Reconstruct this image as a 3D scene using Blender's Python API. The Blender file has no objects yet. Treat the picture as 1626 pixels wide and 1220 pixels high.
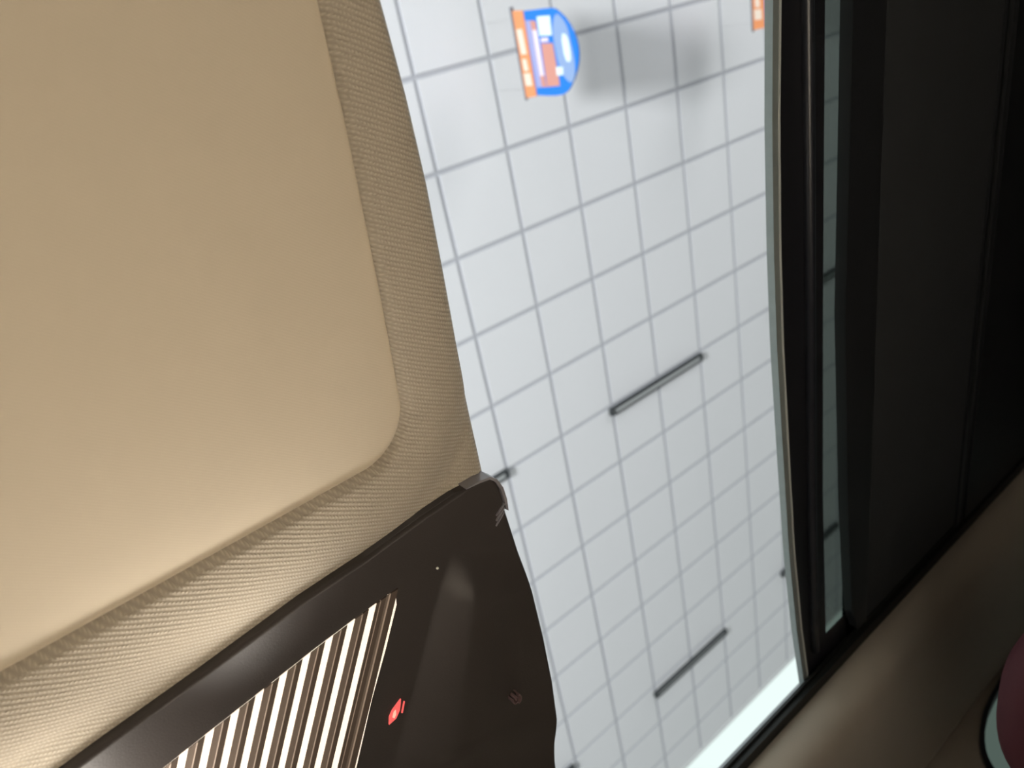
import bpy, bmesh, math, random
from mathutils import Vector, Matrix
random.seed(4)
D = bpy.data
C = bpy.context.scene.collection
sc = bpy.context.scene

# ------------------------------------------------------------------ camera
# world: X = towards the back of the car, Y = towards the passenger side, Z = up, ground at z = 0
CZ = 1.10                                   # the camera is held 1.1 m above the ground, inside the cabin
Rc = Matrix(((0.76676692, 0.42108825, -0.48451334),
             (0.19015170, -0.86989967, -0.45510098),
             (-0.61311567, 0.25682534, -0.74708093)))
cd = D.cameras.new('camera'); cam = D.objects.new('camera', cd); C.objects.link(cam)
cam.matrix_world = Matrix.Translation((0, 0, CZ)) @ Rc.to_4x4()
cd.sensor_width = 36; cd.lens = 1200 / 1626 * 36; cd.clip_start = 0.01
cd.dof.use_dof = True; cd.dof.focus_distance = 0.62; cd.dof.aperture_fstop = 6.3
sc.camera = cam

# ------------------------------------------------------------------ light and exposure
vs = sc.view_settings
vs.view_transform = 'Standard'; vs.look = 'None'; vs.gamma = 1; vs.use_curve_mapping = False; vs.exposure = 0
w = D.worlds.new('sky'); sc.world = w; w.use_nodes = True
bg = w.node_tree.nodes['Background']; bg.inputs[0].default_value = (0.83, 0.96, 0.93, 1); bg.inputs[1].default_value = 1.05

def area(name, loc, to, size, power, col):
    l = D.lights.new(name, 'AREA'); l.shape = 'DISK'; l.size = size; l.energy = power; l.color = col
    o = D.objects.new(name, l); C.objects.link(o); o.location = loc
    o.rotation_euler = (Vector(to) - Vector(loc)).to_track_quat('-Z', 'Y').to_euler()
    return o
# daylight thrown up under the canopy from the open forecourt ahead, plus a fill lamp added at the side
area('forecourt_daylight', (-8.4, -1.9, 0.15), (4.2, 0.6, 5.5), 2.2, 3300, (0.97, 0.98, 1.0))
area('side_fill', (9.5, -5.5, 0.3), (8.4, -1.0, 5.5), 4.0, 430, (1.0, 0.98, 1.0))

# ------------------------------------------------------------------ helpers
def tag(o, label=None, cat=None, group=None, kind=None):
    if label: o['label'] = label
    if cat: o['category'] = cat
    if group: o['group'] = group
    if kind: o['kind'] = kind
    return o
def empty(name, loc, label, cat, group=None):
    o = D.objects.new(name, None); C.objects.link(o); o.location = loc; o.empty_display_size = .05
    return tag(o, label, cat, group)
def link(name, bm, mats, parent=None, smooth=False):
    """bm is in world coordinates; linked under parent without moving it"""
    bmesh.ops.recalc_face_normals(bm, faces=bm.faces[:])
    me = D.meshes.new(name)
    if parent is not None:
        off = Vector(parent.location)
        q = parent.parent
        while q is not None:
            off += Vector(q.location); q = q.parent
        bmesh.ops.translate(bm, vec=-off, verts=bm.verts[:])
    bm.to_mesh(me); bm.free()
    o = D.objects.new(name, me); C.objects.link(o)
    for m in (mats if isinstance(mats, (list, tuple)) else [mats]): me.materials.append(m)
    if smooth:
        for p in me.polygons: p.use_smooth = True
    if parent is not None: o.parent = parent
    return o
def box(bm, x0, x1, y0, y1, z0, z1, mi=0):
    v = [bm.verts.new(p) for p in ((x0,y0,z0),(x1,y0,z0),(x1,y1,z0),(x0,y1,z0),(x0,y0,z1),(x1,y0,z1),(x1,y1,z1),(x0,y1,z1))]
    for f in ((0,3,2,1),(4,5,6,7),(0,1,5,4),(1,2,6,5),(2,3,7,6),(3,0,4,7)):
        bm.faces.new([v[i] for i in f]).material_index = mi
def prism(bm, pts, a, b, axis='z', mi=0, inset=0.0):
    """extrude outline pts (2-D) between a and b along the axis"""
    def P(p, t):
        return {'z': (p[0], p[1], t), 'y': (p[0], t, p[1]), 'x': (t, p[0], p[1])}[axis]
    A = [bm.verts.new(P(p, a)) for p in pts]; B = [bm.verts.new(P(p, b)) for p in pts]
    n = len(pts)
    fs = [bm.faces.new(A[::-1]), bm.faces.new(B)]
    for i in range(n): fs.append(bm.faces.new((A[i], A[(i+1) % n], B[(i+1) % n], B[i])))
    for f in fs: f.material_index = mi
    return fs
def strip(bm, L, R_, z0, z1, mi=0):
    """slab between two polylines of equal length (plan view)"""
    n = len(L)
    Q = [[bm.verts.new((*p, z)) for p in (L[i], R_[i])] + [bm.verts.new((*p, z1)) for p in (R_[i], L[i])] for i in range(n) for z in (z0,)]
    for a, b in zip(Q, Q[1:]):
        for k in range(4): bm.faces.new((a[k], a[(k+1) % 4], b[(k+1) % 4], b[k])).material_index = mi
    bm.faces.new(Q[0][::-1]).material_index = mi; bm.faces.new(Q[-1]).material_index = mi
def tube(bm, pts, r, seg=10, mi=0):
    rings = []
    for i, p in enumerate(pts):
        p = Vector(p); d = (Vector(pts[min(i+1, len(pts)-1)]) - Vector(pts[max(i-1, 0)])).normalized()
        a = d.orthogonal().normalized() if i == 0 else (pa - d * pa.dot(d)).normalized()
        pa = a; b = d.cross(a)
        rings.append([bm.verts.new(p + (a*math.cos(t)+b*math.sin(t))*r) for t in [2*math.pi*k/seg for k in range(seg)]])
    for i in range(len(rings)-1):
        for k in range(seg):
            bm.faces.new((rings[i][k], rings[i][(k+1) % seg], rings[i+1][(k+1) % seg], rings[i+1][k])).material_index = mi
    bm.faces.new(rings[0][::-1]).material_index = mi; bm.faces.new(rings[-1]).material_index = mi
def grid(bm, fn, nu, nv, mi=0):
    V = [[bm.verts.new(fn(i/nu, j/nv)) for j in range(nv+1)] for i in range(nu+1)]
    for i in range(nu):
        for j in range(nv):
            bm.faces.new((V[i][j], V[i+1][j], V[i+1][j+1], V[i][j+1])).material_index = mi
    return V
def lerp(a, b, t): return a + (b-a)*t
def interp(tab, x):
    """piecewise-linear table [(x, y), ...]"""
    if x <= tab[0][0]: return tab[0][1]
    for (a, ya), (b, yb) in zip(tab, tab[1:]):
        if x <= b: return lerp(ya, yb, (x-a)/(b-a))
    return tab[-1][1]
def smooth(t): t = max(0., min(1., t)); return t*t*(3-2*t)
def chaikin(p, n=2):
    for _ in range(n):
        q = []
        for i in range(len(p)):
            a, b = p[i], p[(i+1) % len(p)]
            q += [(lerp(a[0], b[0], .25), lerp(a[1], b[1], .25)), (lerp(a[0], b[0], .75), lerp(a[1], b[1], .75))]
        p = q
    return p

# ------------------------------------------------------------------ materials
def mat(name, col, rough=.6, metal=0, emit=None, es=1, spec=None, coat=0, noise=None, bump=None):
    m = D.materials.new(name); m.use_nodes = True; nt = m.node_tree; b = nt.nodes['Principled BSDF']
    b.inputs['Base Color'].default_value = (*col, 1); b.inputs['Roughness'].default_value = rough
    b.inputs['Metallic'].default_value = metal
    if spec is not None: b.inputs['Specular IOR Level'].default_value = spec
    if coat: b.inputs['Coat Weight'].default_value = coat
    if emit: b.inputs['Emission Color'].default_value = (*emit, 1); b.inputs['Emission Strength'].default_value = es
    if noise or bump:
        tc = nt.nodes.new('ShaderNodeTexCoord'); nz = nt.nodes.new('ShaderNodeTexNoise')
        nt.links.new(tc.outputs['Object'], nz.inputs['Vector']); nz.inputs['Scale'].default_value = (noise or bump)[0]
        nz.inputs['Detail'].default_value = 6
        if noise:
            r = nt.nodes.new('ShaderNodeMapRange'); r.inputs[3].default_value = 1-noise[1]; r.inputs[4].default_value = 1+noise[1]
            mx = nt.nodes.new('ShaderNodeVectorMath'); mx.operation = 'SCALE'; mx.inputs[0].default_value = col
            nt.links.new(nz.outputs['Fac'], r.inputs[0]); nt.links.new(r.outputs[0], mx.inputs['Scale'])
            nt.links.new(mx.outputs[0], b.inputs['Base Color'])
        if bump:
            bp = nt.nodes.new('ShaderNodeBump'); bp.inputs['Strength'].default_value = bump[1]; bp.inputs['Distance'].default_value = .001
            nt.links.new(nz.outputs['Fac'], bp.inputs['Height']); nt.links.new(bp.outputs[0], b.inputs['Normal'])
    return m
def weave(name, col, pitch, depth, ang, dark=.8, stretch=.75):
    """knitted headliner cloth: rows of small stitches as bump and a slight colour change"""
    m = D.materials.new(name); m.use_nodes = True; nt = m.node_tree; N = nt.nodes; L = nt.links; b = N['Principled BSDF']
    b.inputs['Roughness'].default_value = .85; b.inputs['Sheen Weight'].default_value = .25; b.inputs['Specular IOR Level'].default_value = .25
    tc = N.new('ShaderNodeTexCoord'); mp = N.new('ShaderNodeMapping'); mp.inputs['Rotation'].default_value = (0, 0, -ang)
    L.new(tc.outputs['Object'], mp.inputs['Vector'])
    nz = N.new('ShaderNodeTexNoise'); nz.inputs['Scale'].default_value = 60; L.new(tc.outputs['Object'], nz.inputs['Vector'])
    sx = N.new('ShaderNodeSeparateXYZ'); L.new(mp.outputs[0], sx.inputs[0])
    def mth(op, a, bb=None):
        n = N.new('ShaderNodeMath'); n.operation = op
        for i, v in enumerate((a, bb)):
            if v is None: continue
            if isinstance(v, (int, float)): n.inputs[i].default_value = v
            else: L.new(v, n.inputs[i])
        return n.outputs[0]
    wob = mth('MULTIPLY', nz.outputs['Fac'], 1.6)
    row = mth('ADD', mth('MULTIPLY', sx.outputs['Y'], 2*math.pi/pitch), wob)
    colm = mth('ADD', mth('MULTIPLY', sx.outputs['X'], 2*math.pi/(pitch*stretch)), mth('MULTIPLY', mth('SINE', mth('MULTIPLY', row, .5)), 1.5))
    sr = mth('MULTIPLY', mth('ADD', mth('SINE', row), 1), .5)
    scn = mth('MULTIPLY', mth('ADD', mth('SINE', colm), 1), .5)
    h = mth('ADD', mth('MULTIPLY', sr, .40), mth('MULTIPLY', mth('MULTIPLY', sr, scn), .75))
    fz = N.new('ShaderNodeTexNoise'); fz.inputs['Scale'].default_value = 900; L.new(tc.outputs['Object'], fz.inputs['Vector'])
    h = mth('ADD', h, mth('MULTIPLY', fz.outputs['Fac'], .35))
    bp = N.new('ShaderNodeBump'); bp.inputs['Strength'].default_value = 1; bp.inputs['Distance'].default_value = depth
    L.new(h, bp.inputs['Height']); L.new(bp.outputs[0], b.inputs['Normal'])
    r = N.new('ShaderNodeMapRange'); r.inputs[1].default_value = 0; r.inputs[2].default_value = 1.3
    r.inputs[3].default_value = dark; r.inputs[4].default_value = 1.06; L.new(h, r.inputs[0])
    vm = N.new('ShaderNodeVectorMath'); vm.operation = 'SCALE'; vm.inputs[0].default_value = col
    L.new(r.outputs[0], vm.inputs['Scale']); L.new(vm.outputs[0], b.inputs['Base Color'])
    return m

M = {}
M['panel'] = mat('ceiling_panel_white', (.80, .82, .83), .45, noise=(1.1, .02))
M['gap'] = mat('ceiling_joint_grey', (.50, .52, .55), .8)
M['fascia'] = mat('canopy_edge_white', (.75, .78, .77), .5)
M['concrete'] = mat('forecourt_concrete', (.34, .31, .315), .9, noise=(3, .2))
M['lampbody'] = mat('fixture_dark_grey', (.035, .04, .042), .5)
M['lampface'] = mat('fixture_diffuser_grey', (.62, .66, .65), .4)
M['rail'] = mat('sign_rail_grey', (.22, .22, .25), .4, .6)
M['wire'] = mat('hanging_wire', (.5, .5, .5), .4, .8)
M['orange'] = mat('sign_orange', (.66, .25, .10), .4)
M['cream'] = mat('sign_cream', (.68, .58, .48), .35)
M['blue'] = mat('sign_blue', (.002, .155, .58), .35)
M['lavender'] = mat('sign_lavender', (.28, .30, .52), .4)
M['salmon'] = mat('sign_salmon', (.50, .23, .18), .4)
M['pinkwhite'] = mat('sign_pinkish_white', (.66, .56, .60), .4)
M['skyblue'] = mat('sign_pale_blue', (.20, .30, .50), .4)
M['white'] = mat('sign_white', (.58, .70, .72), .3)
M['fabric'] = weave('woven_headliner_cloth', (.47, .41, .325), .0031, .00055, math.radians(30), .72)
M['visor'] = weave('smooth_visor_cloth', (.56, .485, .375), .0018, .00002, math.radians(38), .985)
M['sidecloth'] = weave('side_headliner_cloth', (.46, .41, .345), .0022, .00006, .5, .97)
M['console'] = mat('console_dark_brown_plastic', (.042, .036, .034), .5, spec=.4, bump=(700, .15))
M['glint_scratch'] = mat('corner_glint_scratch_grey', (.24, .23, .25), .25, spec=.8)
M['lens_glow'] = mat('map_light_lens_lit', (.8, .75, .7), .3, emit=(1.0, .84, .68), es=1.0)
M['lens_rib'] = mat('map_light_lens_rib', (.10, .075, .060), .4, spec=.35)
M['lens_rib2'] = mat('map_light_lens_rib_lighter', (.19, .15, .125), .4, spec=.35)
M['lens_edge'] = mat('map_light_lens_ridge', (.62, .52, .45), .2, spec=.9)
M['red'] = mat('red_backlit_icon', (.5, .05, .05), .4, emit=(1.0, .16, .14), es=.75)
M['redcore'] = mat('red_icon_bright_core', (.6, .3, .2), .4, emit=(1.0, .50, .38), es=.9)
M['icon'] = mat('faint_grey_icon', (.17, .11, .11), .5)
M['speck'] = mat('pale_speck', (.75, .75, .65), .3)
M['black'] = mat('black_ceramic_border', (.016, .017, .022), .4, spec=.5)
M['seal'] = mat('black_rubber_seal', (.020, .023, .032), .32, spec=.7)
M['blackframe'] = mat('black_frame_plastic', (.012, .013, .012), .5)
M['shade'] = mat('charcoal_shade_cloth', (.036, .040, .046), .85, noise=(14, .12))
M['shadebar'] = mat('charcoal_shade_bar', (.019, .021, .025), .5)
M['maroon'] = mat('dark_maroon_leather', (.060, .012, .016), .75, spec=.25, bump=(260, .25))
M['post'] = mat('steel_post', (.5, .5, .5), .25, 1)
M['body'] = mat('car_paint_outer', (.35, .36, .38), .3, .4)
M['cabin'] = mat('cabin_trim_beige', (.10, .085, .07), .9)
M['bounce_cloth'] = mat('pale_beige_bounce_cloth', (.72, .66, .57), .9)
M['bulb'] = mat('warm_bulb', (1, .9, .8), .3, emit=(1.0, .85, .7), es=30)
def glass_mat(name, tint, refl=.08):
    m = D.materials.new(name); m.use_nodes = True; nt = m.node_tree; N = nt.nodes
    N.remove(N['Principled BSDF'])
    t = N.new('ShaderNodeBsdfTransparent'); t.inputs[0].default_value = (*tint, 1)
    g = N.new('ShaderNodeBsdfGlossy'); g.inputs['Roughness'].default_value = .03; g.inputs['Color'].default_value = (1, 1, 1, 1)
    lw = N.new('ShaderNodeLayerWeight'); lw.inputs['Blend'].default_value = .5
    pw = N.new('ShaderNodeMath'); pw.operation = 'POWER'; pw.inputs[1].default_value = 5; nt.links.new(lw.outputs['Facing'], pw.inputs[0])
    sc_ = N.new('ShaderNodeMath'); sc_.operation = 'MULTIPLY_ADD'; sc_.inputs[1].default_value = .3; sc_.inputs[2].default_value = .02; nt.links.new(pw.outputs[0], sc_.inputs[0])
    mx = N.new('ShaderNodeMixShader'); nt.links.new(sc_.outputs[0], mx.inputs[0])
    nt.links.new(t.outputs[0], mx.inputs[1]); nt.links.new(g.outputs[0], mx.inputs[2])
    nt.links.new(mx.outputs[0], N['Material Output'].inputs[0])
    return m
M['tint'] = glass_mat('tinted_roof_glass', (.36, .39, .37))
M['sidetint'] = glass_mat('tinted_side_glass', (.31, .34, .32))
M['edgeglass'] = mat('ground_glass_edge_grey', (.23, .26, .26), .5, noise=(60, .15))

# ------------------------------------------------------------------ canopy ceiling of square panels
T = .6; CI, CJ = 3.38305, .61462; ZC = CZ + 7.32311*T
def cx(i): return (i+CI)*T
def cy(j): return (j+CJ)*T
bm = bmesh.new()
g, ch, dp = .013, .004, .007
I0, I1, J0, J1 = -7, 17, -9, 14
for i in range(I0, I1):
    for j in range(J0, J1):
        x0, x1, y0, y1 = cx(i), cx(i+1), cy(j), cy(j+1)
        if j == J1-1: y1 = cy(13.78)
        a = [bm.verts.new(p) for p in ((x0+g,y0+g,ZC+dp),(x1-g,y0+g,ZC+dp),(x1-g,y1-g,ZC+dp),(x0+g,y1-g,ZC+dp))]
        k = g+ch
        b = [bm.verts.new(p) for p in ((x0+k,y0+k,ZC),(x1-k,y0+k,ZC),(x1-k,y1-k,ZC),(x0+k,y1-k,ZC))]
        bm.faces.new(b)
        for q in range(4): bm.faces.new((a[q], a[(q+1) % 4], b[(q+1) % 4], b[q])).material_index = 1
box(bm, cx(I0), cx(I1), cy(J0), cy(13.78), ZC+dp, ZC+.12, mi=1)
tag(link('ceiling', bm, [M['panel'], M['gap']]), kind='structure')
bm = bmesh.new(); box(bm, cx(I0), cx(I1), cy(13.78), cy(13.78)+.05, ZC-.012, ZC+.5)
tag(link('trim_1', bm, M['fascia']), kind='structure')
bm = bmesh.new(); box(bm, -14, 20, -14, 24, -.1, 0)
tag(link('floor', bm, M['concrete']), kind='structure')

# ------------------------------------------------------------------ long slim ceiling fixtures
def fixture(i0, j, label):
    x0, x1, y = cx(i0), cx(i0+2.06), cy(j)
    t = empty('ceiling_light', ((x0+x1)/2, y+.03, ZC), label, 'ceiling light', 'slim ceiling light fixtures')
    bm = bmesh.new(); hgt = .045
    box(bm, x0, x1, y, y+.012, ZC-hgt, ZC); box(bm, x0, x1, y+.055, y+.066, ZC-hgt, ZC)
    box(bm, x0, x0+.03, y+.012, y+.055, ZC-hgt, ZC); box(bm, x1-.03, x1, y+.012, y+.055, ZC-hgt, ZC)
    link('housing', bm, M['lampbody'], t)
    bm = bmesh.new(); box(bm, x0+.03, x1-.03, y+.012, y+.055, ZC-.030, ZC-.004)
    link('diffuser', bm, M['lampface'], t)
fixture(2.92, 5.02, 'slim dark ceiling light fixture in the middle of the white tiled ceiling')
fixture(2.95, 11.14, 'slim dark ceiling light fixture nearest the bright end of the tiled ceiling')
fixture(-1.09, 4.95, 'dark ceiling light fixture whose tip shows beside the pointed console corner')
fixture(-1.15, 11.05, 'dark ceiling light fixture whose tip shows by the lower end of the console')
fixture(6.87, 5.00, 'ceiling light fixture mostly hidden behind the middle of the roof glass edge')
fixture(6.87, 11.02, 'ceiling light fixture whose tip shows at the lower part of the roof glass edge')

# ------------------------------------------------------------------ hanging signs (a vertical board, round at the bottom)
ZS = CZ + 4.088
def sign_shapes():
    # outlines in (y, z-from-camera) of the near board
    return {
     'rail': ([(.097,4.068),(.097,4.090),(.647,4.090),(.647,4.076)], 'rail', .016),
     'header_board': ([(.118,4.078),(.128,3.968),(.625,3.972),(.634,4.078)], 'orange', .010),
     'board': (chaikin([(.131,3.962),(.131,3.962),(.138,3.713),(.149,3.665),(.218,3.580),(.301,3.534),(.377,3.522),(.466,3.545),(.562,3.615),(.620,3.690),(.629,3.80),(.620,3.964),(.620,3.964)],1), 'blue', .010),
     'header_text': [([(.226,4.058),(.226,4.002),(.372,3.995),(.372,4.050)], 'cream'), ([(.40,4.052),(.40,4.010),(.470,4.006),(.470,4.048)], 'cream'), ([(.485,4.062),(.485,3.995),(.560,3.992),(.560,4.058)], 'cream')],
     'artwork': [([(.182,3.958),(.187,3.913),(.572,3.900),(.577,3.952)], 'lavender'),
                 ([(.187,3.912),(.196,3.862),(.245,3.862),(.241,3.907)], 'salmon'),
                 ([(.241,3.907),(.245,3.862),(.506,3.862),(.506,3.903)], 'pinkwhite'),
                 ([(.506,3.903),(.506,3.862),(.573,3.858),(.573,3.898)], 'salmon'),
                 (chaikin([(.154,3.672),(.231,3.594),(.297,3.582),(.441,3.566),(.538,3.588),(.562,3.632),(.514,3.690),(.433,3.718),(.261,3.730)],2), 'skyblue'),
                 ([(.172,3.845),(.178,3.726),(.285,3.734),(.279,3.847)], 'white'),
                 ([(.292,3.842),(.294,3.772),(.315,3.772),(.315,3.842)], 'pinkwhite'),
                 ([(.320,3.845),(.328,3.737),(.532,3.730),(.570,3.732),(.573,3.853)], 'salmon')],
     'arc': [(chaikin([(.280,3.652),(.290,3.603),(.36,3.592),(.445,3.599),(.430,3.651)],1), 'white'), ([(.461,3.739),(.465,3.678),(.509,3.686),(.511,3.743)], 'white')],
    }
def sign(name, X, dy, label):
    S = sign_shapes()
    t = empty(name, (X, .37+dy, ZS), label, 'sign', 'hanging blue and orange signs')
    sh = lambda pts: [(p[0]+dy, p[1]+CZ) for p in pts]
    for key, nm in (('rail', 'rail'), ('header_board', 'header_board'), ('board', 'board')):
        pts, m, th = S[key]; bm = bmesh.new(); prism(bm, sh(pts), X-th/2, X+th/2, 'x'); o = link(nm, bm, M[m], t)
        if key == 'header_board': hb = o; hb['label'] = 'orange header board'
        if key == 'board': bb = o; bb['label'] = 'blue board rounded at the bottom'
    mats = ['cream', 'lavender', 'salmon', 'pinkwhite', 'skyblue', 'white']
    bm = bmesh.new()
    for pts, m in S['header_text']:
        for s_ in (-1, 1): prism(bm, sh(pts), X+s_*.005, X+s_*.007, 'x', mi=mats.index(m))
    link('lettering', bm, [M[k] for k in mats], hb)
    bm = bmesh.new()
    for q, (pts, m) in enumerate(S['artwork'] + S['arc']):
        e = .001*(q >= len(S['artwork']))
        for s_ in (-1, 1): prism(bm, sh(pts), X+s_*.005, X+s_*(.007+e), 'x', mi=mats.index(m))
    link('artwork', bm, [M[k] for k in mats], bb)
    bm = bmesh.new()
    for y in (.16, .58):
        bm = bmesh.new(); tube(bm, [(X, y+dy, CZ+4.085), (X, y+dy, ZC+.002)], .0008, 6); link('hanging_wire', bm, M['wire'], t)
    return t
sign('hanging_sign', 3.2298, 0, 'blue sign with orange top hanging near a grey shadow on the ceiling')
sign('hanging_sign', 5.63, .025, 'orange and blue sign cut off by the black edge of the roof glass')

# ------------------------------------------------------------------ car: roof skin and cabin shell
RZ = CZ + .45                                   # underside of the headliner
OP = [(-.12, .250), (-.09, .2600), (-.008, .2639), (.0056, .2645), (.047, .2661), (.1045, .2660), (.1623, .2629), (.2207, .2593), (.2796, .2566), (.3429, .2547), (.40, .2560), (.47, .2600), (.52, .2605), (.58, .2600), (.65, .2600), (1.0, .262)]
def xe(y): return interp(OP, y)
bm = bmesh.new()
zr0, zr1 = CZ+.515, CZ+.535
box(bm, -1.15, .24, -.72, 1.48, zr0, zr1)
box(bm, 2.30, 2.7, -.72, 1.48, zr0, zr1)
box(bm, .24, 2.30, -.72, -.16, zr0, zr1)
box(bm, .24, 2.30, 1.13, 1.48, zr0, zr1)
body = empty('car', (.6, .4, 0), 'light grey painted car roof and doors around the dark cabin', 'car')
link('roof_skin', bm, M['body'], body)
# door side beyond the passenger seat, with the rounded window opening cut out as a ring of quads
win = chaikin([(1.035, -.10), (1.020, .25), (1.037, .318), (1.09, .358), (1.20, .386), (1.5, .392), (1.95, .380), (2.15, .30), (2.2, -.10)], 2)
def ringwall(bm, win, y0, y1, X0, X1, Z0, Z1):
    c = (1.6, .15); outer = []
    for (x, z) in win:
        dx, dz = x-c[0], z-c[1]
        k = min([((X1-c[0])/dx if dx > 1e-6 else 1e9), ((X0-c[0])/dx if dx < -1e-6 else 1e9), ((Z1-c[1])/dz if dz > 1e-6 else 1e9), ((Z0-c[1])/dz if dz < -1e-6 else 1e9)])
        outer.append((c[0]+dx*k, c[1]+dz*k))
    n = len(win)
    for i in range(n):
        j = (i+1) % n
        q = [win[i], win[j], outer[j], outer[i]]
        prism(bm, [(a, b+CZ) for a, b in q], y0, y1, 'y')
    # the corners the fan leaves open
    for (cx_, cz_) in ((X0, Z0), (X1, Z0), (X0, Z1), (X1, Z1)):
        for i in range(n):
            a, b = outer[i], outer[(i+1) % n]
            on = lambda p: (abs(p[0]-cx_) < 1e-5, abs(p[1]-cz_) < 1e-5)
            oa, ob = on(a), on(b)
            if (oa[0] and ob[1]) or (oa[1] and ob[0]):
                prism(bm, [(a[0], a[1]+CZ), (b[0], b[1]+CZ), (cx_, cz_+CZ)], y0, y1, 'y')
bm = bmesh.new(); ringwall(bm, win, 1.42, 1.46, -1.12, 2.66, -.95, .515)
link('side_panel', bm, M['sidecloth'], body)
bm = bmesh.new()
wp = [(a, b+CZ) for a, b in win]
inner = [(1.6+(a-1.6)*.985, CZ+.15+(b-CZ-.15)*.97) for a, b in wp]
for i in range(len(wp)):
    j = (i+1) % len(wp); prism(bm, [wp[i], wp[j], inner[j], inner[i]], 1.408, 1.43, 'y')
link('window_seal', bm, M['seal'], body)
bm = bmesh.new(); prism(bm, wp, 1.436, 1.441, 'y')
wg = link('side_window_glass', bm, M['sidetint'], body); wg['label'] = 'tinted glass of the rear side window'
bm = bmesh.new(); box(bm, -1.12, 2.66, -.70, -.66, CZ-.95, zr0); link('driver_side_panel', bm, M['cabin'], body)  # closed panels here and below, unseen, added to keep outside light out
bm = bmesh.new(); box(bm, 2.62, 2.66, -.66, 1.42, CZ-.95, zr0); link('rear_panel', bm, M['cabin'], body)
bm = bmesh.new(); box(bm, -1.12, -1.08, -.66, 1.42, CZ-.95, zr0); link('front_panel', bm, M['cabin'], body)
bm = bmesh.new(); box(bm, -.55, .38, -.40, .42, CZ-.52, CZ-.40); link('bounce_cushion', bm, M['bounce_cloth'], body)  # unseen pale box added to bounce lamp light up onto the visor
bm = bmesh.new(); box(bm, -1.12, 2.66, -.70, 1.46, CZ-.99, CZ-.95); link('cabin_floor', bm, M['cabin'], body)

# ------------------------------------------------------------------ front headliner (woven) with the recess for the visor
VX1 = [(-.3, .2235), (-.015, .222), (.055, .2178), (.134, .2109), (.1785, .207), (.2252, .2022), (.30, .1945)]   # right edge of the visor as x(y)
VY1 = .2835; VR = .042
def sdf_visor(x, y):
    """signed distance outside (+) the visor outline"""
    dx = x - interp(VX1, y); dy = y - VY1
    ax, ay = dx+VR, dy+VR
    return math.hypot(max(ax, 0), max(ay, 0)) + min(max(ax, ay), 0) - VR
def ytop(x):   # edge between cloth and console
    return interp([(-.4, .392), (-.0627, .3551), (.0031, .3493), (.0783, .3413), (.1296, .339), (.1866, .3334), (.2229, .3318), (.2461, .3341)], x)
def hz(x, y):
    d = sdf_visor(x, y)
    z = 0
    if d < 0: z = .018*smooth(min(1, -d/.006))                  # recess behind the visor
    else:
        wdt = .060 if y > VY1-.02 else .062
        z = -.007*math.sin(math.pi*min(1, (d+.006)/wdt))**.8 if d < wdt-.006 else 0
    e = xe(y) - x
    if e < .014: z += .018*(1-max(e, 0)/.014)**2                 # rolls up into the opening
    if ytop(x)+.006 < y < .745 and x > -.45:
        z += .030*smooth((y-ytop(x)-.006)/.008)*smooth((.752-y)/.012)     # tucked up over the console
    return RZ + z
bm = bmesh.new()
ys = [-.62+.9*0 + k*.012 for k in range(42)] + [-.116+k*.004 for k in range(200)] + [.684+k*.02 for k in range(19)]
xs = [k/40*.55 for k in range(40)] + [.55+.45*(1-(1-k/190)**1.0) for k in range(191)]
V = []
for y in ys:
    X1 = xe(y)
    V.append([bm.verts.new((lerp(-1.05, X1, t), y, hz(lerp(-1.05, X1, t), y))) for t in xs])
for a, b in zip(V, V[1:]):
    for k in range(len(a)-1): bm.faces.new((a[k], a[k+1], b[k+1], b[k]))
top = [[bm.verts.new((v[-1].co.x+.003, v[-1].co.y, RZ+.055)) for v in V]]
for k in range(len(V)-1): bm.faces.new((V[k][-1], V[k+1][-1], top[0][k+1], top[0][k]))
hl = link('headliner', bm, M['fabric'], smooth=True)
tag(hl, 'beige woven cloth headliner around the visor, up to the roof opening', 'headliner')

# ------------------------------------------------------------------ sun visor
t = empty('sun_visor', (-.05, .1, RZ), 'smooth beige sun visor folded up into the woven headliner', 'sun visor')
bm = bmesh.new()
nu, nv = 90, 110
def vis(u, v):
    y = lerp(-.34, VY1-.0022, v); X = interp(VX1, y)-.0022
    # rounded corner
    c = VY1-VR-.0
    if y > c: X -= VR - math.sqrt(max(0, VR*VR-(y-c)**2))
    x = lerp(-.52, X, u)
    d = -sdf_visor(x, y)
    dome = .0045*math.exp(-((x-.02)/.22)**2-((y-.02)/.25)**2)
    return (x, y, RZ + .0105 - .0030*math.sqrt(max(0, 1-(1-min(1, max(d, 0)/.006))**2)) - .0045*math.sqrt(max(0, 1-(1-min(1, max(d, 0)/.040))**2)) - dome)
us = [0]+[1-(1-k/nu)**1.6 for k in range(1, nu+1)]; vsn = [1-(1-k/nv)**1.8 for k in range(nv+1)]
V = [[bm.verts.new(vis(a, b)) for b in vsn] for a in us]
for i in range(nu):
    for j in range(nv): bm.faces.new((V[i][j], V[i+1][j], V[i+1][j+1], V[i][j+1]))
rim = [V[nu][j] for j in range(nv+1)] + [V[i][nv] for i in range(nu-1, -1, -1)]
rt = [bm.verts.new((v.co.x, v.co.y, RZ+.016)) for v in rim]
for k in range(len(rim)-1): bm.faces.new((rim[k], rim[k+1], rt[k+1], rt[k]))
link('visor_panel', bm, M['visor'], t, smooth=True)
bm = bmesh.new()
tube(bm, [(.226, -.30, RZ-.003), (.224, -.18, RZ-.003), (.19, -.165, RZ+.001)], .005)
link('hinge_rod', bm, M['cabin'], t, smooth=True)

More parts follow.
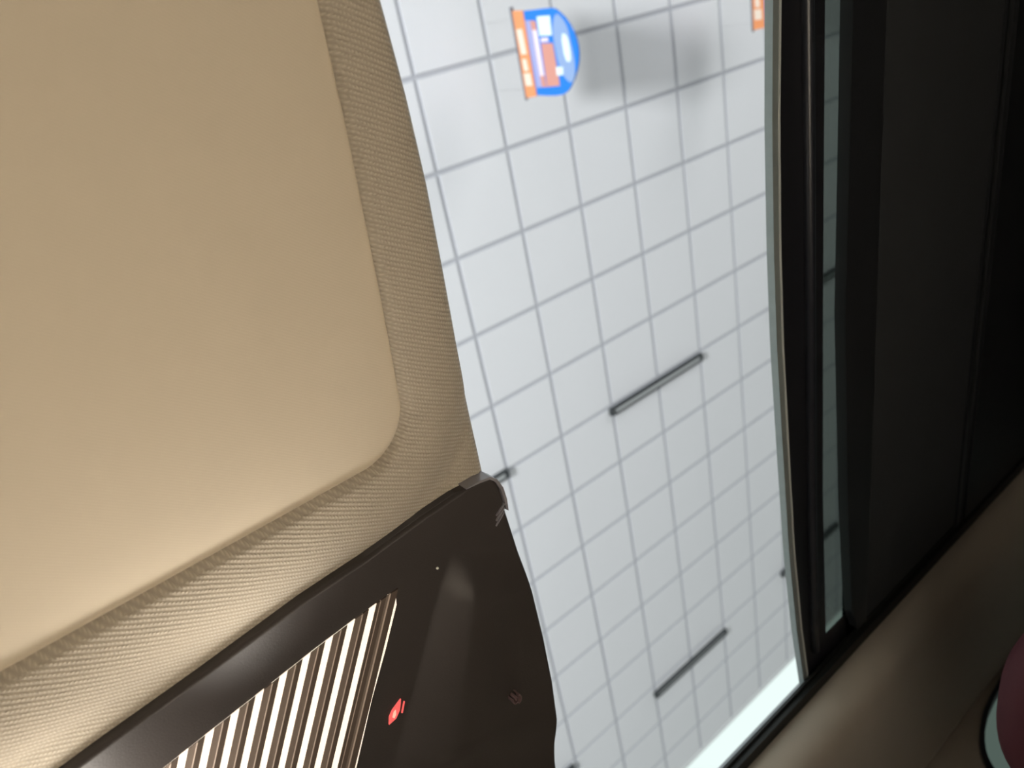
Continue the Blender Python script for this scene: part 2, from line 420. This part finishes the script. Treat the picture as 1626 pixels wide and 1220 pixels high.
# ------------------------------------------------------------------ overhead console
KZ = CZ + .44
con = empty('overhead_console', (.1, .49, KZ+.01), 'dark brown overhead console between the woven headliner and the roof opening', 'overhead console')
XR = [(.331, .236), (.3341, .2461), (.340, .2505), (.3493, .2537), (.3727, .2537), (.4065, .2559), (.4662, .2594), (.5205, .2596), (.5772, .2577), (.6265, .2533), (.640, .2500), (.6545, .2457), (.68, .2410), (.74, .2350)]
FA, FB = Vector((.1939, .3788)), Vector((.1091, .5087))
fd = (FB-FA).normalized(); fn_ = Vector((-fd.y, fd.x)) * -1
if fn_.x < 0: fn_ = -fn_
def kz(x, y):
    p = Vector((x, y)) - FA; s = p.dot(fn_); a = p.dot(fd)
    z = 0
    if s > 0 and a > -.06:
        wd = .020 + .10*max(0, min(1, a/.16))*.28
        amp = .015*smooth((a+.004)/.04)*smooth((.22-a)/.05)
        z = -amp*(1-(1-min(1, s/wd))**1.35)
        if s > wd: z *= 1-.8*smooth((s-wd)/.08)
    return z
bm = bmesh.new()
nu, nv = 260, 230
def con_pt(u, v):
    x_ = lerp(-.42, .25, u)
    y = lerp(ytop(min(x_, .2461)), .74, v)
    x = lerp(-.42, interp(XR, y), u)
    if v == 0: x = min(x, .2461)
    e = min(y-ytop(min(x, .2461)), interp(XR, y)-x, .74-y)
    lip = .0035*(1-min(1, max(0, e)/.003))**2
    return (x, y, KZ+kz(x, y)+lip)
us = [1-(1-k/nu)**1.25 for k in range(nu+1)]
vv = [(k/nv)**1.3*.5 if k < nv/2 else 0 for k in range(nv+1)]
vv = [.5-.5*math.cos(math.pi*k/nv) for k in range(nv+1)]
V = [[bm.verts.new(con_pt(a, b)) for b in vv] for a in us]
for i in range(nu):
    for j in range(nv): bm.faces.new((V[i][j], V[i+1][j], V[i+1][j+1], V[i][j+1]))
rim = [V[i][0] for i in range(nu+1)] + [V[nu][j] for j in range(1, nv+1)] + [V[i][nv] for i in range(nu-1, -1, -1)]
rt = [bm.verts.new((v.co.x, v.co.y, KZ+.030)) for v in rim]
for k in range(len(rim)-1): bm.faces.new((rim[k], rim[k+1], rt[k+1], rt[k]))
housing = link('housing', bm, M['console'], con, smooth=True)
# corner highlight put in as a pale grey strip, with scratches
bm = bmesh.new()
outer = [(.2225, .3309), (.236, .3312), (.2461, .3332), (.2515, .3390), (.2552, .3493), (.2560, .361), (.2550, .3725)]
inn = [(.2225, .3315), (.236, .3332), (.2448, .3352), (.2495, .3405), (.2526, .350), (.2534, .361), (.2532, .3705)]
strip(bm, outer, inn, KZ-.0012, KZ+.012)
o = link('corner_edge', bm, M['glint_scratch'], con); o['label'] = 'corner edge highlight built as a pale grey strip'
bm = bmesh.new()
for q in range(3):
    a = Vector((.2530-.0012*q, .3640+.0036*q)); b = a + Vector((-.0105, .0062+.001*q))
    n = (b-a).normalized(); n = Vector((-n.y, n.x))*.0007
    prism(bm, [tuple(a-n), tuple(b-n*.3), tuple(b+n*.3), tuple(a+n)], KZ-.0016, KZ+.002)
link('scratch', bm, M['glint_scratch'], con)
# lens
lens_poly = [(.1277, .3783), (.1369, .3775), (.1408, .3792), (.1420, .3826), (.1402, .3903), (.1208, .4214), (.0972, .4565), (.0663, .5079), (.038, .556), (-.17, .556), (-.075, .400), (-.0272, .3941), (.0382, .3865), (.0738, .3823), (.1057, .3796)]
bm = bmesh.new(); prism(bm, lens_poly, KZ-.0006, KZ+.004)
lens = link('map_light_lens', bm, M['lens_glow'], con); lens['label'] = 'glowing warm ribbed lens'
rd = Vector((-.528, .849)); TE = [(-.20, .412), (-.075, .400), (-.0272, .3941), (.0382, .3865), (.0738, .3823), (.1057, .3796), (.1369, .3775)]
def te(x): return Vector((x, interp(TE, x)))
bm = bmesh.new()
def bar(xa, xb, z0, z1, mi, ridge=False):
    a, b = te(xa), te(xb); L = .1*0
    ka = (.554-a.y)/rd.y; kb = (.554-b.y)/rd.y
    P = [a, b, b+rd*kb, a+rd*ka]
    if not ridge:
        prism(bm, [tuple(p) for p in P], z0, z1, mi=mi)
    else:
        m0, m1 = (P[0]+P[1])/2, (P[3]+P[2])/2
        v = [bm.verts.new((*P[0], z1)), bm.verts.new((*P[1], z1)), bm.verts.new((*P[2], z1)), bm.verts.new((*P[3], z1)), bm.verts.new((*m0, z0)), bm.verts.new((*m1, z0))]
        for f in ((0, 4, 5, 3), (4, 1, 2, 5), (0, 1, 4), (3, 5, 2), (0, 3, 2, 1)): bm.faces.new([v[i] for i in f]).material_index = mi
pitch = .0187; x = .1262
k = 0
while x > -.19:
    # lit face (gap) of 8 mm left of x, then dark rib, thin ridge, dark rib
    xg = x - .0068
    bar(xg-.0052, xg, KZ-.0012, KZ, 0)
    bar(xg-.0061, xg-.0052, KZ-.0016, KZ, 1)
    bar(xg-.0119, xg-.0061, KZ-.0011, KZ, 2)
    x -= pitch; k += 1
for a, b, mi in ((.1262, .1292, 0), (.1292, .1301, 1), (.1301, .1348, 0), (.1348, .1372, 2), (.1372, .1388, 1), (.1388, .1452, 0)):
    bar(a, b, KZ-.0014, KZ, mi)
rb = link('lens_ribs', bm, [M['lens_rib'], M['lens_edge'], M['lens_rib2']], lens)
rb['label'] = 'brownish ribs of the lens'
# bright bulb at the outer end of the lamp
bm = bmesh.new(); bmesh.ops.create_uvsphere(bm, u_segments=16, v_segments=10, radius=.008)
bmesh.ops.translate(bm, vec=(-.098, .398, KZ-.012), verts=bm.verts[:])
blb = link('bulb', bm, M['bulb'], con, smooth=True)
for ty, en, lx, ly, dz, aim, cone in (('POINT', .50, -.098, .398, .050, None, 0), ('SPOT', .75, .030, .400, .080, (.02, -.26, .055), 115), ('SPOT', 152, -.098, .398, .03, (.15, -.28, -.83), 80)):
    l = D.lights.new('map_light', ty); l.energy = en; l.color = (1.0, .94, .85); l.shadow_soft_size = .02
    if ty == 'SPOT': l.spot_size = math.radians(cone); l.spot_blend = .7
    lo = D.objects.new('map_light', l); C.objects.link(lo); lo.parent = con; lo.location = Vector((lx, ly, KZ-dz)) - Vector(con.location)
    if aim: lo.rotation_euler = Vector(aim).to_track_quat('-Z', 'Y').to_euler()
# icons and speck
def blob(pts, m, name, z=-.0012, th=.0016, lab=None, par=con):
    bm = bmesh.new(); prism(bm, pts, KZ+z, KZ+z+th); o = link(name, bm, m, par)
    if lab: o['label'] = lab
    return o
ic = blob([(.1020, .4905), (.1045, .4835), (.1085, .4795), (.1150, .4762), (.1180, .4748), (.1165, .4790), (.1140, .4845), (.1090, .4895)], M['red'], 'switch_icon', lab='red glowing switch symbol')
blob([(.1065, .4855), (.1090, .4815), (.1110, .4808), (.1100, .4850), (.1075, .4875)], M['redcore'], 'icon_core', z=-.0018, par=ic)
blob([(.1145, .4885), (.1195, .4795), (.1203, .4799), (.1155, .4890)], M['red'], 'switch_mark')
zi = -.0112
bm = bmesh.new()
def arc(c, r, a0, a1, wdt):
    pts = [(c[0]+rr*math.cos(a), c[1]+rr*math.sin(a)*1.3) for rr, rng in ((r, range(9)), (r-wdt, range(8, -1, -1))) for a in [lerp(a0, a1, q/8) for q in rng]]
    prism(bm, pts, KZ-.0120, KZ-.004)
arc((.2125, .5530), .0042, -1.2, 1.6, .0008); arc((.2100, .5520), .0034, .9, 3.9, .0007); arc((.2112, .5515), .0018, 0, 5.0, .0006)
link('button_icon', bm, M['icon'], con)
bm = bmesh.new(); bmesh.ops.create_icosphere(bm, subdivisions=1, radius=.0013)
bmesh.ops.translate(bm, vec=(.1806, .3825, KZ-.0006), verts=bm.verts[:])
link('speck', bm, M['speck'], con)

# ------------------------------------------------------------------ roof opening frame
bm = bmesh.new()
prism(bm, [(.984, CZ+.458), (1.03, CZ+.458), (1.03, CZ+.466), (1.145, CZ+.514), (1.135, CZ+.518), (1.02, CZ+.474), (.984, CZ+.462)], .20, 2.3, 'x')
box(bm, .20, 2.3, .990, 1.018, CZ+.450, CZ+.459)
box(bm, .20, 2.3, -.17, -.12, CZ+.455, CZ+.515)
box(bm, 2.26, 2.3, -.12, .984, CZ+.455, CZ+.515)
fr = link('sunroof_frame', bm, M['blackframe'])
tag(fr, 'black frame of the roof opening along the dark side headliner', 'roof frame')

# ------------------------------------------------------------------ sliding roof glass
GL = [(-.12, .690), (-.05, .6835), (.0548, .6757), (.1672, .6682), (.2976, .6639), (.4105, .6635), (.5603, .6684), (.7262, .6747), (.8757, .6869), (.975, .6990), (1.011, .7036), (1.04, .707)]
gz = CZ+.470
t = empty('roof_glass', (1.2, .45, gz), 'tinted sliding roof glass with a black border behind the open gap', 'roof glass')
yy = [-.115+k*.0231 for k in range(51)]
L0 = [(interp(GL, y), y) for y in yy]; 
bm = bmesh.new(); strip(bm, [(a+.003, b) for a, b in L0], [(2.25, y) for y in yy], gz, gz+.004)
link('glass_pane', bm, M['tint'], t)
bm = bmesh.new(); strip(bm, L0, [(x+.013-.004*min(1, max(0, y-.1)), y) for x, y in L0], gz-.003, gz+.006)
o = link('glass_edge', bm, M['edgeglass'], t); o['label'] = 'grey ground edge of the glass'
bm = bmesh.new(); strip(bm, [(x+.0095, y) for x, y in L0], [(x+.012, y) for x, y in L0], gz-.0040, gz-.0030)
o = link('edge_line', bm, M['lampface'], t)
BL = [(0, .7603), (.5, .7575), (.97, .7625)]      # left side of the clear band at glass height
bm = bmesh.new()
strip(bm, [(x+.0135, y) for x, y in L0], [(interp([(.06,.7635),(.25,.7603),(.4,.758),(.68,.7563),(.94,.763)], y), y) for x, y in L0], gz-.0015, gz-.0002)
prism(bm, [(.74, .946), (.82, .946), (.82, 1.039), (.74, 1.039)], gz-.0012, gz+.0001)
box(bm, .82, 2.24, -.115, 1.039, gz+.0045, gz+.006)
link('black_border', bm, M['black'], t)
bm = bmesh.new(); tube(bm, [(interp([(.0,.7285),(.25,.728),(.5,.726),(.7,.7255),(.95,.730)], y), y, gz-.004-.0005) for y in [-.1+k*.07 for k in range(16)]], .0064, 14)
link('rubber_seal', bm, M['seal'], t, smooth=True)

# ------------------------------------------------------------------ sliding sunshade under the glass
sz = CZ+.455
SE = [(-.12, .7800), (.0725, .7845), (.2627, .7803), (.4148, .7765), (.7067, .7880), (.87, .8005), (.93, .8080), (.99, .83)]
t = empty('sunshade', (1.3, .45, sz), 'black sliding sunshade pushed back beside the clear strip of roof glass', 'sunshade')
bm = bmesh.new()
strip(bm, [(interp(SE, y), y) for y in yy[:-3]], [(.8485, y) for y in yy[:-3]], sz-.004, sz+.010)
link('front_bar', bm, M['shadebar'], t)
bm = bmesh.new(); box(bm, .8485, 2.2, -.11, .983, sz+.0035, sz+.010)
link('shade_panel', bm, M['shade'], t)
bm = bmesh.new()
for x_, w_ in ((.8490, .004), (1.150, .010)): box(bm, x_, x_+w_, -.11, .983, sz-.001, sz+.004)
box(bm, 1.18, 2.2, -.11, .983, sz-.002, sz+.0035)
link('shade_ridge', bm, M['shadebar'], t)

# ------------------------------------------------------------------ passenger side headliner (rolled edge)
prof = [(1.024, .464), (1.020, .460), (1.0140, .456), (1.0100, .447), (1.0090, .437), (1.0120, .425), (1.0180, .413), (1.0270, .403), (1.0400, .396), (1.06, .393), (1.10, .3935), (1.2, .396), (1.32, .3985), (1.385, .398), (1.405, .394), (1.412, .400), (1.414, .50)]
def fine(p):
    q = []
    for a, b in zip(p, p[1:]): q += [a, ((a[0]+b[0])/2, (a[1]+b[1])/2)]
    return q+[p[-1]]
prof = fine(prof)
bm = bmesh.new()
xs_ = [-.4+k*.05 for k in range(60)]
V = [[bm.verts.new((x_, y, CZ+z)) for (y, z) in prof] for x_ in xs_]
for a, b in zip(V, V[1:]):
    for k in range(len(a)-1): bm.faces.new((a[k], b[k], b[k+1], a[k+1]))
o = link('side_headliner', bm, M['sidecloth'], smooth=True)
tag(o, 'shadowed beige headliner strip with a soft rolled edge along the black roof frame', 'headliner')

# ------------------------------------------------------------------ passenger seat with maroon headrest
t = empty('car_seat', (.66, .95, CZ-.5), 'dark maroon leather car seat headrest by the side window', 'car seat')
def superell(bm, c, r, e1, e2, n=40, m=28):
    def sp(a, e): return math.copysign(abs(a)**e, a)
    V = []
    for j in range(1, m):
        ph = -math.pi/2+math.pi*j/m
        V.append([bm.verts.new((c[0]+r[0]*sp(math.cos(ph), e1)*sp(math.cos(2*math.pi*i/n), e2), c[1]+r[1]*sp(math.cos(ph), e1)*sp(math.sin(2*math.pi*i/n), e2), c[2]+r[2]*sp(math.sin(ph), e1))) for i in range(n)])
    b = bm.verts.new((c[0], c[1], c[2]-r[2])); tp = bm.verts.new((c[0], c[1], c[2]+r[2]))
    for a, d in zip(V, V[1:]):
        for i in range(n): bm.faces.new((a[i], a[(i+1) % n], d[(i+1) % n], d[i]))
    for i in range(n): bm.faces.new((b, V[0][(i+1) % n], V[0][i])); bm.faces.new((tp, V[-1][i], V[-1][(i+1) % n]))
HC = (.714, .800, CZ+.110)
bm = bmesh.new(); superell(bm, HC, (.062, .135, .105), .75, .7)
hr = link('headrest', bm, M['maroon'], t, smooth=True)
for dy in (-.05, .05):
    bm = bmesh.new(); tube(bm, [(HC[0], HC[1]+dy, HC[2]-.09), (HC[0]-.01, HC[1]+dy, HC[2]-.22)], .006)
    link('headrest_post', bm, M['post'], t, smooth=True)
bm = bmesh.new(); superell(bm, (HC[0]-.02, HC[1], CZ-.40), (.08, .26, .32), .5, .5)
link('backrest', bm, M['maroon'], t, smooth=True)
bm = bmesh.new(); superell(bm, (HC[0]-.30, HC[1], CZ-.72), (.30, .26, .10), .5, .5)
link('seat', bm, M['maroon'], t, smooth=True)
bm = bmesh.new(); box(bm, HC[0]-.5, HC[0], HC[1]-.18, HC[1]+.18, CZ-.95, CZ-.74)
link('seat_base', bm, M['cabin'], t)
